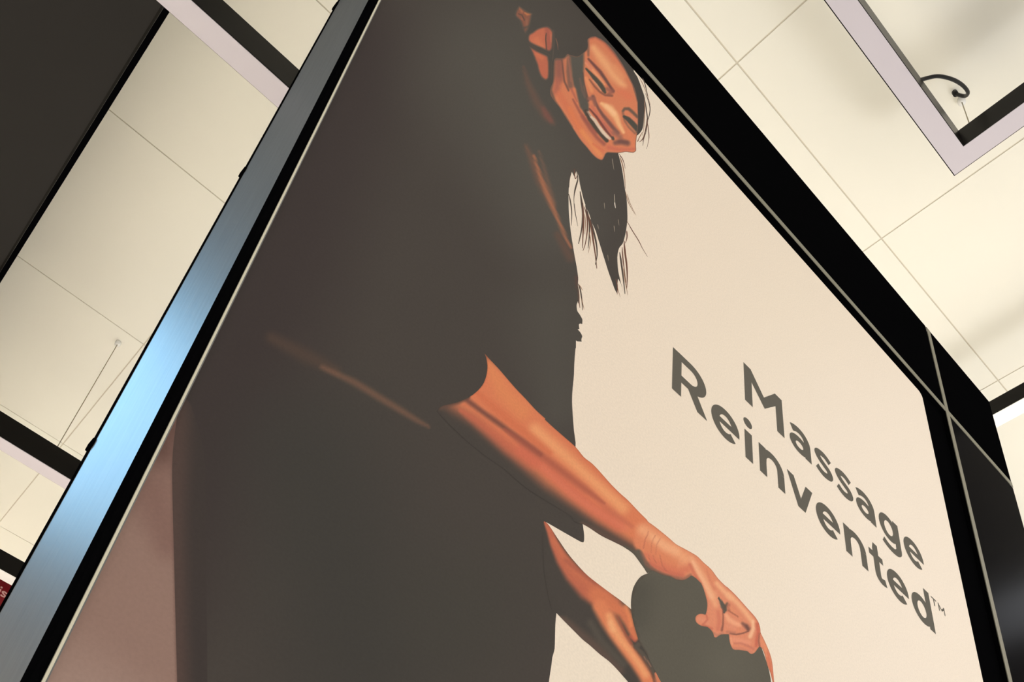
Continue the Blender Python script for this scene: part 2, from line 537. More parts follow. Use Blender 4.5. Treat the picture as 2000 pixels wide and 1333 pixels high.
def paint(P, base, ops):
    """ink colours at the drawing-grid points: soft brush strokes (colour, opacity, hardness, [(x, y, radius) ...]) over a base"""
    C = np.tile(np.array(base, float), (len(P), 1))
    for col, op, hard, pts in ops:
        w = np.zeros(len(P))
        Q = [np.array(p, float) for p in pts]
        if len(Q) == 1:
            Q = Q * 2
        rm = max(q[2] for q in Q)
        xs, ys = [q[0] for q in Q], [q[1] for q in Q]
        sel = (P[:, 0] > min(xs) - rm) & (P[:, 0] < max(xs) + rm) & (P[:, 1] > min(ys) - rm) & (P[:, 1] < max(ys) + rm)
        if not sel.any():
            continue
        S_ = P[sel]
        ws = np.zeros(len(S_))
        for a, b in zip(Q[:-1], Q[1:]):
            d = b[:2] - a[:2]
            t = np.clip(((S_ - a[:2]) @ d) / (d @ d + 1e-9), 0, 1)
            dist = np.linalg.norm(S_ - (a[:2] + t[:, None] * d), axis=1)
            r = a[2] + t * (b[2] - a[2])
            u = np.clip((1 - dist / np.maximum(r, 1e-6)) / max(1 - hard, 1e-3), 0, 1)
            ws = np.maximum(ws, u * u * (3 - 2 * u))
        w[sel] = ws * op
        C = C * (1 - w[:, None]) + np.array(col, float) * w[:, None]
    return C


layer = [0]
LAY = 0.000004


def shape(name, poly, base, ops=(), step=6.0, sm=4, holes=(), label=None, edge=None):
    poly = smooth(poly, sm)
    poly = clip(poly)
    loops = [poly] + [smooth(h, sm) for h in holes]
    # dense borders
    vs, ed, dense = [], [], []
    for lp in loops:
        pts = []
        for k in range(len(lp)):
            a, b = np.array(lp[k]), np.array(lp[(k + 1) % len(lp)])
            m = max(1, int(np.linalg.norm(b - a) / (step * 1.5)))
            pts += [tuple(a + (b - a) * t / m) for t in range(m)]
        i0 = len(vs)
        vs += pts
        ed += [(i0 + k, i0 + (k + 1) % len(pts)) for k in range(len(pts))]
        dense.append(pts)
    q = np.array(poly)
    lo, hi = q.min(0), q.max(0)
    gx, gy = np.meshgrid(np.arange(lo[0], hi[0], step), np.arange(lo[1], hi[1], step * 0.87))
    gx = gx + (np.arange(gx.shape[0]) % 2)[:, None] * step * 0.5
    G = np.c_[gx.ravel(), gy.ravel()]
    ins = inside(G, dense[0])
    for h in dense[1:]:
        ins &= ~inside(G, h)
    allv = vs + [tuple(p) for p in G[ins]]
    v2, e2, f2, _, _, _ = delaunay_2d_cdt([Vector(p) for p in allv], ed, [], 0, 1e-4)
    V = np.array([tuple(v) for v in v2])
    F = np.array([f for f in f2 if len(f) == 3])
    c = V[F].mean(1)
    ok = inside(c, dense[0])
    for h in dense[1:]:
        ok &= ~inside(c, h)
    F = F[ok]
    U = to_plane(V)
    layer[0] += 1
    yo = -LAY * layer[0]
    co = [(u - poster.location.x, yo, w + EYE - poster.location.z) for u, w in U]
    a, b, d = U[F[:, 0]], U[F[:, 1]], U[F[:, 2]]
    flip = ((b[:, 0] - a[:, 0]) * (d[:, 1] - a[:, 1]) - (b[:, 1] - a[:, 1]) * (d[:, 0] - a[:, 0])) < 0
    F[flip] = F[flip][:, ::-1]
    me = bpy.data.meshes.new(name)
    me.from_pydata(co, [], F.tolist())
    C = paint(V, base, ops)
    if edge:
        col, wd, op = edge
        B = np.array(dense[0])
        E_ = np.roll(B, -1, 0) - B
        dm = np.full(len(V), 1e9)
        for b, e in zip(B, E_):
            t = np.clip(((V - b) @ e) / (e @ e + 1e-9), 0, 1)
            dm = np.minimum(dm, np.linalg.norm(V - b - t[:, None] * e, axis=1))
        k = np.clip(1 - dm / wd, 0, 1)
        k = (k * k * (3 - 2 * k) * op)[:, None]
        C = C * (1 - k) + (np.array(col, float) if col else C * 0.72) * k
    C = lin(np.clip(C, 0, 255)) * GAIN
    at = me.color_attributes.new('ink', 'FLOAT_COLOR', 'POINT')
    at.data.foreach_set('color', np.c_[C, np.ones(len(C))].astype(np.float32).ravel())
    o = link(name, me, M_PRINT, poster)
    if label:
        o['label'] = label
    return o


def strand_set(name, strands, label=None):
    """fine hair strands as thin tapering ribbons: (colour, width, [(x, y) ...])"""
    layer[0] += 1
    yo = -LAY * layer[0]
    vs, fs, cs = [], [], []
    for si, (col, wd, pts) in enumerate(strands):
        yo -= 0.0000015
        P = np.array(spline(pts, 5))
        Tn = np.gradient(P, axis=0)
        Tn /= np.linalg.norm(Tn, axis=1)[:, None] + 1e-9
        N = np.stack([-Tn[:, 1], Tn[:, 0]], 1)
        t = np.linspace(0, 1, len(P))
        h = 0.5 * wd * (0.35 + 0.65 * np.minimum(1, np.minimum(t * 5, (1 - t) * 1.8)))[:, None]
        L, R = to_plane(P + N * h), to_plane(P - N * h)
        i0 = len(vs)
        for k in range(len(P)):
            for q in (L[k], R[k]):
                vs.append((q[0] - poster.location.x, yo, q[1] + EYE - poster.location.z))
                cs.append(np.append(lin(col) * GAIN, 1))
        fs += [(i0 + 2 * k, i0 + 2 * k + 1, i0 + 2 * k + 3, i0 + 2 * k + 2) for k in range(len(P) - 1)]
    me = bpy.data.meshes.new(name)
    me.from_pydata(vs, [], fs)
    at = me.color_attributes.new('ink', 'FLOAT_COLOR', 'POINT')
    at.data.foreach_set('color', np.array(cs, dtype=np.float32).ravel())
    o = link(name, me, M_PRINT, poster)
    o['kind'] = 'stuff'
    if label:
        o['label'] = label
    layer[0] += 20
    return o


# drawing windows: origin and magnification of the detail drawings
WIN = {'A': (1060, 540, 8.887), 'B': (1060, 680, 6.06), 'C': (840, 660, 5.554), 'D': (1000, 820, 5.554), 'E': (1040, 980, 5.554),
       'F': (1230, 1020, 6.665), 'G': (1330, 1133, 6.665), 'H': (1060, 1133, 6.664), 'I': (990, 0, 11.1), 'J': (1060, 60, 11.1),
       'K': (1130, 60, 8.887), 'L': (1020, 120, 8.887), 'N': (1130, 180, 8.887), 'O': (980, 280, 4.04), 'P': (1180, 1000, 4.003),
       'Q': (500, 600, 3.332), 'W': (0, 0, 1.0)}


def w(k, *pts):
    ox, oy, s = WIN[k]
    return [(ox + p[0] / s, oy + p[1] / s) + tuple(p[2:]) for p in pts]


def br(k, col, op, hard, *pts):
    return (col, op, hard, w(k, *pts))


# --- backdrop of the picture
CREAM = (238, 220, 194)
shape('poster_sheet', [tuple(p) for p in SHEET], CREAM,
      [((236, 216, 190), 0.7, 0.0, [(1180, 500, 420), (1150, 900, 300)]), ((243, 226, 203), 0.8, 0.0, [(1750, 900, 420), (1800, 1400, 500)])], step=40, sm=1)

# --- dark clothes and hair
DARK = (70, 63, 56)
body = w('W', (700, -700), (1300, -100), (1237.0, 134.0)) + \
    w('K', (1020, 800), (1060, 900), (1105, 1030), (1140, 1130), (1160, 1240)) + \
    w('N', (1133, 60), (1145, 160), (1146, 270), (1137, 400), (1125, 560), (1100, 660), (1030, 745), (930, 800), (600, 900), (560, 1000), (690, 1050)) + \
    w('O', (920, 85), (935, 140), (950, 210), (962, 290), (972, 360), (985, 440), (990, 520), (992, 600), (985, 660), (975, 720), (955, 790),
      (925, 830), (912, 900), (918, 1000), (930, 1060), (945, 1120), (962, 1185), (940, 1110), (918, 1070), (912, 1120), (908, 1185), (890, 1150),
      (865, 1080), (840, 1010), (815, 930), (790, 850), (765, 770), (740, 690), (715, 635), (690, 560), (665, 500), (645, 440), (630, 380), (616, 320),
      (606, 260), (590, 215), (572, 262), (552, 225), (540, 265), (530, 330), (527, 430), (530, 560), (545, 700), (560, 800), (575, 890), (590, 970), (603, 1060)) + \
    w('A', (612, 130), (617, 300), (612, 430), (588, 500), (600, 600), (640, 660), (680, 730), (690, 760), (686, 830), (650, 822), (628, 840), (635, 915), (606, 922),
      (650, 970), (686, 1040), (672, 1090), (676, 1136), (600, 1131), (577, 1112), (577, 1240)) + \
    w('B', (388, 10), (375, 170), (369, 330), (351, 520), (348, 650), (356, 800), (370, 980), (388, 1180), (300, 1300)) + \
    w('D', (700, 900), (765, 1130), (775, 1190), (782, 1250), (782, 1310), (774, 1334)) + \
    w('E', (520, 437), (400, 370), (150, 226), (200, 420), (300, 660), (430, 900), (520, 1150), (420, 1330)) + \
    w('H', (178, 436), (166, 560), (161, 700), (155, 900), (126, 1010), (115, 1100), (95, 1230), (80, 1333)) + \
    w('W', (1060, 1420), (1030, 1700), (1000, 2600), (-2500, 2600), (-1500, 1000))
CLOTH = [
    ((58, 49, 46), 0.8, 0.0, [(300, 1100, 260), (480, 700, 260), (700, 100, 200)]),
    ((60, 57, 51), 0.8, 0.0, [(700, 1250, 320), (600, 900, 260)]),
    ((84, 79, 70), 0.85, 0.0, [(960, 120, 260), (1080, 420, 170)]),
    ((80, 75, 66), 0.7, 0.0, [(1080, 620, 150), (1090, 800, 80)]),
    ((66, 62, 54), 0.7, 0.0, [(900, 1200, 250)]),
    br('Q', (92, 70, 56), 0.5, 0.0, (100, 200, 20), (330, 320, 26), (520, 415, 18)),
    br('Q', (122, 88, 68), 0.75, 0.0, (430, 392, 8), (640, 490, 12), (800, 588, 12), (940, 672, 11), (1050, 740, 9), (1125, 780, 5)),
    br('O', (140, 90, 68), 0.5, 0.0, (190, 20, 6), (240, 140, 10), (300, 300, 14), (400, 500, 10)),
    br('O', (172, 108, 76), 0.9, 0.1, (250, 90, 3), (300, 250, 6), (350, 380, 8), (400, 500, 7), (450, 620, 5.5), (500, 730, 4.5), (542, 820, 3)),
    br('O', (135, 95, 74), 0.5, 0.0, (290, 60, 3), (330, 180, 6), (370, 330, 7), (420, 480, 5)),
    br('O', (104, 76, 62), 0.7, 0.0, (440, 720, 12), (540, 900, 16)),
    br('A', (98, 66, 56), 0.7, 0.0, (585, 0, 5), (600, 200, 5)),
    br('L', (120, 84, 68), 0.55, 0.0, (20, 100, 4), (110, 400, 10), (260, 720, 14), (420, 960, 12), (540, 1080, 7)),
    br('L', (140, 80, 68), 0.6, 0.0, (360, 800, 5), (420, 920, 11), (500, 1030, 8)),
]
shape('printed_dark_clothing', body, DARK, CLOTH, step=5.0, sm=3)

# --- warm shaded backdrop at the lower left of the picture
shape('printed_backdrop', w('W', (-600, 2600), (-900, 1500), (300, 760), (352, 778), (340, 866), (338, 930), (342, 1100), (348, 1333), (360, 1700), (380, 2600)), (146, 116, 101), [
    ((104, 76, 66), 0.9, 0.0, [(330, 780, 90), (318, 880, 70)]),
    ((128, 96, 84), 0.8, 0.0, [(300, 960, 90), (330, 1060, 60)]),
    ((162, 134, 118), 0.8, 0.0, [(120, 1360, 190), (250, 1400, 120)]),
    ((104, 78, 68), 0.8, 0.0, [(343, 840, 10), (339, 930, 9), (343, 1100, 9), (349, 1333, 9)]),
], step=5.0, sm=3)
shape('printed_clothing_shade', w('W', (352, 770), (372, 790), (398, 880), (402, 1000), (405, 1333), (420, 2600), (378, 2600), (358, 1700), (346, 1333), (340, 1100), (336, 930), (339, 866)), (62, 54, 49), [
    ((84, 66, 58), 0.85, 0.0, [(350, 790, 40), (345, 880, 46), (341, 1000, 42), (343, 1100, 40), (349, 1333, 38), (360, 1700, 40)]),
], step=5.0, sm=3)

# --- ear, neck and temple seen between the strands
shape('printed_neck', w('I', (470, 750), (560, 690), (650, 622), (780, 575), (900, 570), (1000, 670), (1005, 820), (990, 1050), (930, 1120), (860, 1105), (740, 1050), (620, 1000), (500, 935), (450, 860)),
      (198, 108, 78), [
          br('I', (168, 92, 74), 0.9, 0.1, (870, 600, 8), (900, 800, 9), (920, 1050, 9)),
          br('I', (205, 118, 88), 0.7, 0.2, (960, 760, 3), (965, 900, 3)),
          br('I', (116, 82, 68), 0.9, 0.2, (855, 720, 1.6), (845, 850, 2), (860, 1080, 2.4)),
          br('I', (214, 122, 84), 0.8, 0.0, (640, 880, 14), (760, 1000, 9)),
          br('I', (130, 86, 70), 0.9, 0.0, (700, 560, 4), (900, 555, 6), (1010, 700, 4), (1010, 1050, 5)),
          br('I', (110, 80, 66), 0.8, 0.0, (455, 780, 3), (440, 880, 4)),
      ], step=1.4, sm=3, edge=((88, 78, 68), 5.0, 1.0))
shape('printed_neck', w('I', (470, 990), (560, 1040), (680, 1110), (790, 1160), (890, 1215), (910, 1300)) + w('L', (470, 0), (475, 100), (472, 230), (455, 305), (400, 335), (330, 285), (275, 170), (240, 30)),
      (192, 104, 76), [
          br('L', (140, 88, 70), 0.9, 0.0, (250, 60, 5), (300, 260, 4), (400, 340, 6), (470, 300, 4)),
          br('L', (112, 84, 68), 0.9, 0.0, (470, 0, 4), (485, 300, 5)),
          br('I', (128, 86, 70), 0.8, 0.0, (480, 1010, 3), (600, 1250, 3)),
          br('I', (208, 116, 80), 0.8, 0.0, (660, 1180, 8), (760, 1260, 8)),
      ], step=1.4, sm=3, edge=((88, 78, 68), 5.0, 1.0))
shape('printed_ear', w('I', (190, 230), (260, 120), (340, 170), (460, 250), (560, 290), (545, 350), (520, 480), (480, 620), (400, 740), (340, 640), (290, 470), (200, 380), (165, 310)),
      (140, 88, 68), [
          br('I', (176, 108, 76), 0.9, 0.1, (280, 150, 5), (330, 260, 4)),
          br('I', (198, 120, 76), 0.95, 0.1, (390, 280, 2.5), (440, 310, 4), (540, 300, 2.5)),
          br('I', (165, 98, 74), 0.9, 0.1, (190, 300, 3), (240, 400, 4), (330, 420, 4)),
          br('I', (150, 100, 76), 0.9, 0.1, (430, 420, 3), (430, 600, 4)),
          br('I', (84, 70, 60), 0.9, 0.1, (250, 300, 1.5), (330, 330, 2), (380, 440, 2)),
          br('I', (88, 76, 66), 0.8, 0.0, (200, 180, 3), (170, 420, 3), (330, 620, 4), (520, 560, 5)),
      ], step=1.4, sm=3, edge=((86, 78, 68), 6.0, 1.0))

# --- face
face = w('N', (410, 1180), (350, 1170), (290, 1130), (220, 1060), (140, 960), (60, 870), (0, 790)) + \
    w('L', (860, 1140), (740, 955), (650, 805), (560, 695), (500, 600), (482, 520), (498, 440), (535, 350), (540, 200), (545, 60)) + \
    w('J', (245, 640), (290, 595), (400, 600), (470, 580), (530, 505), (590, 525), (640, 540), (760, 560), (880, 480), (960, 400), (975, 300), (970, 190), (1040, 135), (1120, 120)) + \
    w('K', (290, 95), (400, 150), (500, 230), (600, 335), (690, 465), (770, 590), (830, 700), (900, 840), (960, 965), (1000, 1090), (1022, 1230)) + \
    w('N', (1027, 120), (1032, 300), (1034, 560), (1015, 740), (1003, 830), (996, 930), (998, 1015), (960, 1050), (900, 1050), (820, 1040), (760, 1050),
      (690, 1058), (600, 1055), (505, 1052), (470, 1075), (445, 1130))
SK = (216, 126, 86)
HAIR = (88, 82, 72)
shape('printed_face', face, SK, [
    # forehead and cheeks
    br('K', (236, 164, 112), 0.95, 0.0, (260, 300, 12), (420, 520, 18), (620, 780, 18), (780, 960, 12)),
    br('K', (228, 146, 98), 0.8, 0.0, (620, 640, 12), (760, 800, 12)),
    br('K', (196, 102, 76), 0.85, 0.0, (180, 130, 6), (300, 110, 6), (440, 190, 7), (560, 320, 8), (680, 470, 6), (800, 660, 4)),
    br('K', (110, 84, 72), 0.85, 0.0, (160, 120, 4), (300, 88, 4.5), (480, 200, 4.5), (640, 390, 5), (800, 640, 4), (940, 930, 3), (1020, 1200, 2.5)),
    br('K', (120, 86, 72), 0.8, 0.0, (150, 100, 6), (165, 300, 5), (170, 430, 4)),
    br('K', (220, 118, 82), 0.8, 0.0, (760, 1060, 16), (880, 1150, 14)),
    # jaw and neck side
    br('L', (150, 92, 76), 0.95, 0.1, (640, -60, 16), (640, 120, 17), (640, 300, 14)),
    br('L', (176, 100, 78), 0.9, 0.0, (620, 330, 12), (590, 520, 13)),
    br('L', (212, 116, 80), 0.9, 0.1, (640, 560, 10), (760, 760, 11), (880, 960, 11), (1040, 1220, 11)),
    br('L', (222, 124, 78), 0.8, 0.0, (820, 820, 8), (900, 1000, 9), (1060, 1260, 9)),
    br('N', (228, 140, 86), 0.9, 0.0, (60, 680, 9), (200, 870, 9), (330, 1040, 9), (390, 1110, 6)),
    br('N', (216, 112, 76), 0.7, 0.0, (250, 900, 4), (420, 1020, 5)),
    # hair falling across the face
    br('J', (120, 88, 74), 0.85, 0.2, (560, 620, 6), (560, 900, 8), (600, 1200, 9)),
    br('J', (165, 104, 84), 0.8, 0.1, (540, 540, 3), (590, 800, 3.5), (610, 1100, 2)),
    br('J', (110, 76, 64), 0.85, 0.1, (415, 640, 2), (440, 860, 3), (470, 1100, 3.5), (560, 1300, 3)),
    br('L', (180, 100, 78), 0.85, 0.1, (850, 480, 4), (900, 580, 4), (950, 700, 2)),
    br('J', HAIR, 1.0, 0.55, (740, 470, 18), (748, 700, 17), (756, 900, 15), (780, 1150, 13)),
    br('L', HAIR, 1.0, 0.5, (965, 250, 13), (1000, 450, 11), (1040, 620, 12), (1075, 760, 12), (1105, 850, 8), (1120, 920, 5)),
    br('L', (98, 80, 68), 0.85, 0.0, (545, 20, 6), (540, 250, 6), (490, 500, 6), (560, 690, 5), (740, 950, 4), (860, 1140, 3.5)),
    br('J', (92, 82, 72), 0.95, 0.0, (230, 640, 6), (300, 590, 7), (400, 590, 7), (480, 560, 6), (540, 495, 6), (620, 540, 7)),
    br('L', (112, 88, 76), 0.8, 0.2, (1000, 300, 3), (1040, 500, 4), (1090, 620, 4)),
    br('L', (96, 74, 64), 0.9, 0.3, (1050, 200, 2.2), (1062, 330, 2), (1105, 520, 2.6), (1140, 680, 4)),
    # mouth
    br('L', (150, 84, 70), 0.85, 0.0, (880, 660, 3.5), (1000, 880, 5), (1130, 1060, 6), (1290, 1230, 6)),
    br('N', (160, 88, 72), 0.9, 0.0, (60, 420, 6), (200, 640, 6.5), (330, 800, 7), (440, 900, 7)),
    br('N', (205, 112, 86), 0.9, 0.1, (230, 250, 5), (330, 400, 6), (450, 560, 6), (560, 690, 6)),
    br('N', (76, 66, 56), 1.0, 0.45, (130, 330, 5), (190, 460, 6), (290, 600, 6), (400, 740, 6), (490, 845, 5)),
    br('N', (112, 62, 56), 0.95, 0.2, (190, 290, 2.6), (310, 430, 3.6), (400, 560, 4), (500, 700, 4), (570, 780, 3)),
    br('N', (222, 190, 160), 1.0, 0.5, (165, 345, 2.2), (215, 425, 3.0), (285, 495, 4.2), (345, 590, 3.8), (420, 690, 4.6), (500, 775, 4.3), (545, 810, 3.0)),
    br('N', (232, 204, 174), 0.7, 0.1, (370, 620, 3), (430, 700, 3), (500, 780, 3)),
    br('N', (130, 100, 82), 0.7, 0.2, (150, 340, 3.2), (205, 415, 2)),
    br('N', (80, 72, 62), 1.0, 0.3, (590, 790, 4.2), (600, 815, 4.2)),
    br('N', (190, 104, 84), 0.8, 0.1, (440, 540, 3), (520, 650, 4), (600, 740, 4)),
    br('N', (118, 78, 70), 0.95, 0.15, (250, 80, 6), (290, 170, 4), (340, 280, 4.4), (420, 400, 5.4), (510, 510, 6.4), (590, 610, 6.4), (680, 710, 6)),
    br('N', (150, 96, 80), 0.8, 0.0, (620, 700, 9), (720, 780, 9)),
    # cheek and nose
    br('N', (242, 178, 122), 1.0, 0.1, (400, 200, 6), (540, 290, 13), (650, 430, 11), (700, 560, 8), (780, 700, 5)),
    br('N', (248, 192, 138), 0.8, 0.0, (480, 240, 7), (620, 370, 9)),
    br('N', (222, 128, 86), 0.8, 0.0, (860, 700, 7), (930, 830, 7), (960, 940, 5)),
    br('N', (128, 84, 72), 0.95, 0.1, (640, 880, 8), (740, 860, 10), (850, 890, 9)),
    br('N', (112, 74, 66), 0.7, 0.0, (700, 860, 6), (840, 870, 6)),
    br('N', (205, 108, 82), 0.9, 0.0, (520, 960, 8), (680, 1000, 7), (850, 1000, 6), (960, 990, 5)),
    br('N', (222, 130, 92), 0.6, 0.0, (560, 1030, 3), (700, 1040, 3), (940, 1030, 4)),
    # near eye
    br('K', (232, 152, 106), 0.95, 0.1, (130, 560, 4), (250, 690, 4.5), (350, 810, 4.5), (440, 930, 4)),
    br('K', (214, 124, 98), 0.7, 0.0, (140, 540, 5), (220, 660, 4)),
    br('K', (112, 68, 62), 0.95, 0.2, (170, 490, 3.4), (280, 610, 4.6), (380, 720, 5.4), (470, 850, 4.6), (540, 960, 4.4), (600, 1050, 5)),
    br('K', (96, 74, 64), 0.6, 0.1, (400, 760, 3), (480, 870, 3.4), (530, 940, 3)),
    br('K', (150, 92, 76), 0.85, 0.0, (500, 1010, 7), (580, 1060, 8), (520, 1100, 6)),
    br('K', (78, 72, 60), 1.0, 0.45, (130, 660, 2.6), (210, 745, 4), (300, 850, 6.2), (380, 950, 7.2), (430, 1020, 6), (460, 1075, 3.4)),
    br('K', (136, 84, 66), 0.9, 0.1, (190, 850, 2.6), (280, 970, 3.4), (370, 1065, 3.6), (460, 1120, 3.6), (580, 1130, 4)),
    br('K', (222, 150, 112), 0.9, 0.1, (250, 860, 1.8), (320, 940, 2.2), (390, 1040, 2)),
    br('K', (234, 150, 98), 0.8, 0.0, (130, 820, 5), (190, 960, 7), (230, 1050, 6)),
    br('K', (150, 94, 78), 0.9, 0.1, (180, 1180, 6), (260, 1180, 7), (290, 1290, 5)),
    # far eye
    br('N', (104, 84, 70), 0.95, 0.2, (770, 330, 4), (800, 290, 4.5), (870, 290, 5), (940, 350, 5), (1020, 430, 4.5)),
    br('N', (214, 130, 96), 0.95, 0.2, (880, 400, 4), (950, 460, 4.6), (1020, 530, 4)),
    br('N', (150, 98, 76), 0.9, 0.1, (770, 360, 4), (800, 500, 3.5), (870, 610, 3.2), (980, 720, 3.2)),
    br('N', (74, 70, 60), 1.0, 0.5, (790, 425, 3.6), (860, 470, 6), (930, 540, 7), (1000, 620, 7), (1020, 680, 5)),
    br('N', (176, 120, 88), 0.7, 0.1, (850, 560, 2), (930, 640, 2.4), (1000, 690, 2)),
], step=1.35, sm=3, edge=((120, 86, 70), 2.4, 0.9))

# --- loose strands
BR1, BR2, BR3 = (110, 72, 56), (84, 70, 60), (150, 112, 84)
strands = [
    (BR2, 1.8, w('K', (1110, 820), (1150, 920), (1185, 1060), (1215, 1200))), (BR3, 1.2, w('K', (1050, 800), (1130, 960), (1190, 1120), (1250, 1290))),
    (BR2, 2.2, w('N', (1130, 60), (1160, 200), (1180, 330), (1195, 460), (1190, 560), (1165, 700), (1130, 820), (1115, 930))),
    (BR2, 1.8, w('N', (1160, 20), (1215, 160), (1240, 280), (1230, 390), (1200, 490), (1170, 590), (1150, 720))),
    (BR1, 1.6, w('N', (1195, 520), (1210, 640), (1222, 760), (1212, 860), (1180, 990))),
    (BR1, 2.0, w('N', (1150, 690), (1130, 780), (1090, 840), (1050, 870))), (BR3, 1.6, w('N', (1110, 690), (1060, 780), (1020, 860), (1050, 830))),
    (BR3, 1.6, w('N', (1140, 140), (1150, 300), (1140, 480), (1130, 640), (1100, 760))),
    (BR1, 1.8, w('N', (1190, 440), (1180, 560), (1150, 700), (1110, 860))),
    (BR1, 1.6, w('N', (700, 1070), (760, 1160), (790, 1240), (810, 1333))), (BR3, 2.0, w('O', (930, 100), (955, 180), (970, 280), (975, 360))),
    (BR3, 1.4, w('O', (975, 380), (1000, 470), (1050, 560))),
    (BR1, 1.6, w('O', (985, 610), (1030, 690), (1080, 770), (1110, 830), (1150, 895))), (BR3, 1.2, w('O', (990, 400), (1010, 470), (1060, 570))),
    # bundle in the gap between body and hair
    (BR2, 1.8, w('O', (555, 205), (535, 280), (530, 350))), (BR1, 1.8, w('O', (570, 200), (580, 280), (600, 240))),
    (BR2, 2.0, w('O', (585, 200), (600, 280), (585, 350), (570, 420), (570, 490))), (BR2, 1.6, w('O', (570, 470), (580, 550), (600, 655))),
    (BR2, 2.4, w('O', (528, 400), (545, 480), (552, 560), (548, 650))), (BR2, 1.6, w('O', (600, 280), (575, 370), (568, 440))),
    (BR2, 4.0, w('O', (618, 380), (632, 480), (640, 560), (630, 680), (605, 795))), (BR1, 3.0, w('O', (640, 470), (645, 620), (640, 740), (638, 830))),
    (BR1, 2.6, w('O', (650, 500), (672, 580), (675, 680), (660, 790), (640, 850))), (BR2, 3.2, w('O', (660, 490), (690, 620), (690, 740), (680, 830))),
    (BR1, 3.6, w('O', (680, 560), (705, 650), (720, 760), (735, 860), (750, 990))), (BR2, 3.4, w('O', (700, 600), (725, 700), (745, 790), (752, 880), (738, 960))),
    (BR3, 1.6, w('O', (690, 700), (700, 780), (680, 870))), (BR3, 1.4, w('O', (655, 560), (660, 640), (655, 720))),
    # right side of the tail
    (BR1, 2.4, w('O', (985, 690), (988, 740), (975, 790))), (BR1, 3.4, w('O', (965, 770), (972, 860), (985, 960), (990, 1060), (985, 1150))),
    (BR2, 3.4, w('O', (930, 860), (945, 960), (960, 1080), (972, 1190))), (BR1, 2.2, w('O', (950, 820), (955, 900), (965, 990), (980, 1100))),
    (BR3, 1.6, w('O', (960, 990), (975, 1100), (995, 1200))), (BR3, 1.4, w('O', (905, 1080), (915, 1150), (935, 1215))), (BR1, 2.0, w('O', (900, 1070), (912, 1130), (910, 1195))),
    # light glints on the hair
    ((170, 156, 134), 1.4, w('O', (888, 400), (890, 460), (897, 515))), ((226, 212, 190), 2.0, w('O', (890, 465), (893, 490), (898, 512))),
    ((150, 136, 116), 1.3, w('O', (885, 650), (890, 700))), ((150, 136, 116), 1.3, w('O', (808, 470), (812, 520))), ((150, 136, 116), 1.3, w('O', (870, 120), (885, 210))),
    ((150, 136, 116), 1.2, w('O', (755, 640), (765, 680))), ((140, 126, 106), 1.2, w('O', (835, 880), (842, 930))), ((140, 126, 106), 1.2, w('O', (918, 600), (925, 650))),
    # wisps at the chest
    (BR2, 2.6, w('A', (615, 130), (650, 230), (670, 350), (685, 470), (690, 590))), (BR1, 2.6, w('A', (610, 180), (625, 330), (630, 450), (645, 550))),
    (BR3, 1.4, w('A', (630, 150), (665, 200), (690, 245))), (BR3, 1.2, w('A', (670, 380), (700, 500), (715, 580))), (BR2, 3.0, w('A', (600, 150), (612, 330), (620, 470))),
    # dark lock over the temple
    ((84, 74, 64), 3.4, w('I', (430, 915), (540, 985), (660, 1080), (800, 1130), (960, 1210))), ((88, 78, 68), 4.0, w('I', (1010, 640), (1015, 860), (1010, 1060), (985, 1330))),
    ((84, 74, 64), 4.0, w('L', (505, 0), (505, 180), (500, 330))), ((96, 74, 62), 1.6, w('I', (850, 720), (840, 860), (860, 1090))),
    ((120, 90, 74), 2.0, w('J', (280, 160), (320, 300), (330, 420))),
]
strand_set('printed_hair_strands', strands, 'fine printed brown and dark hair strands')

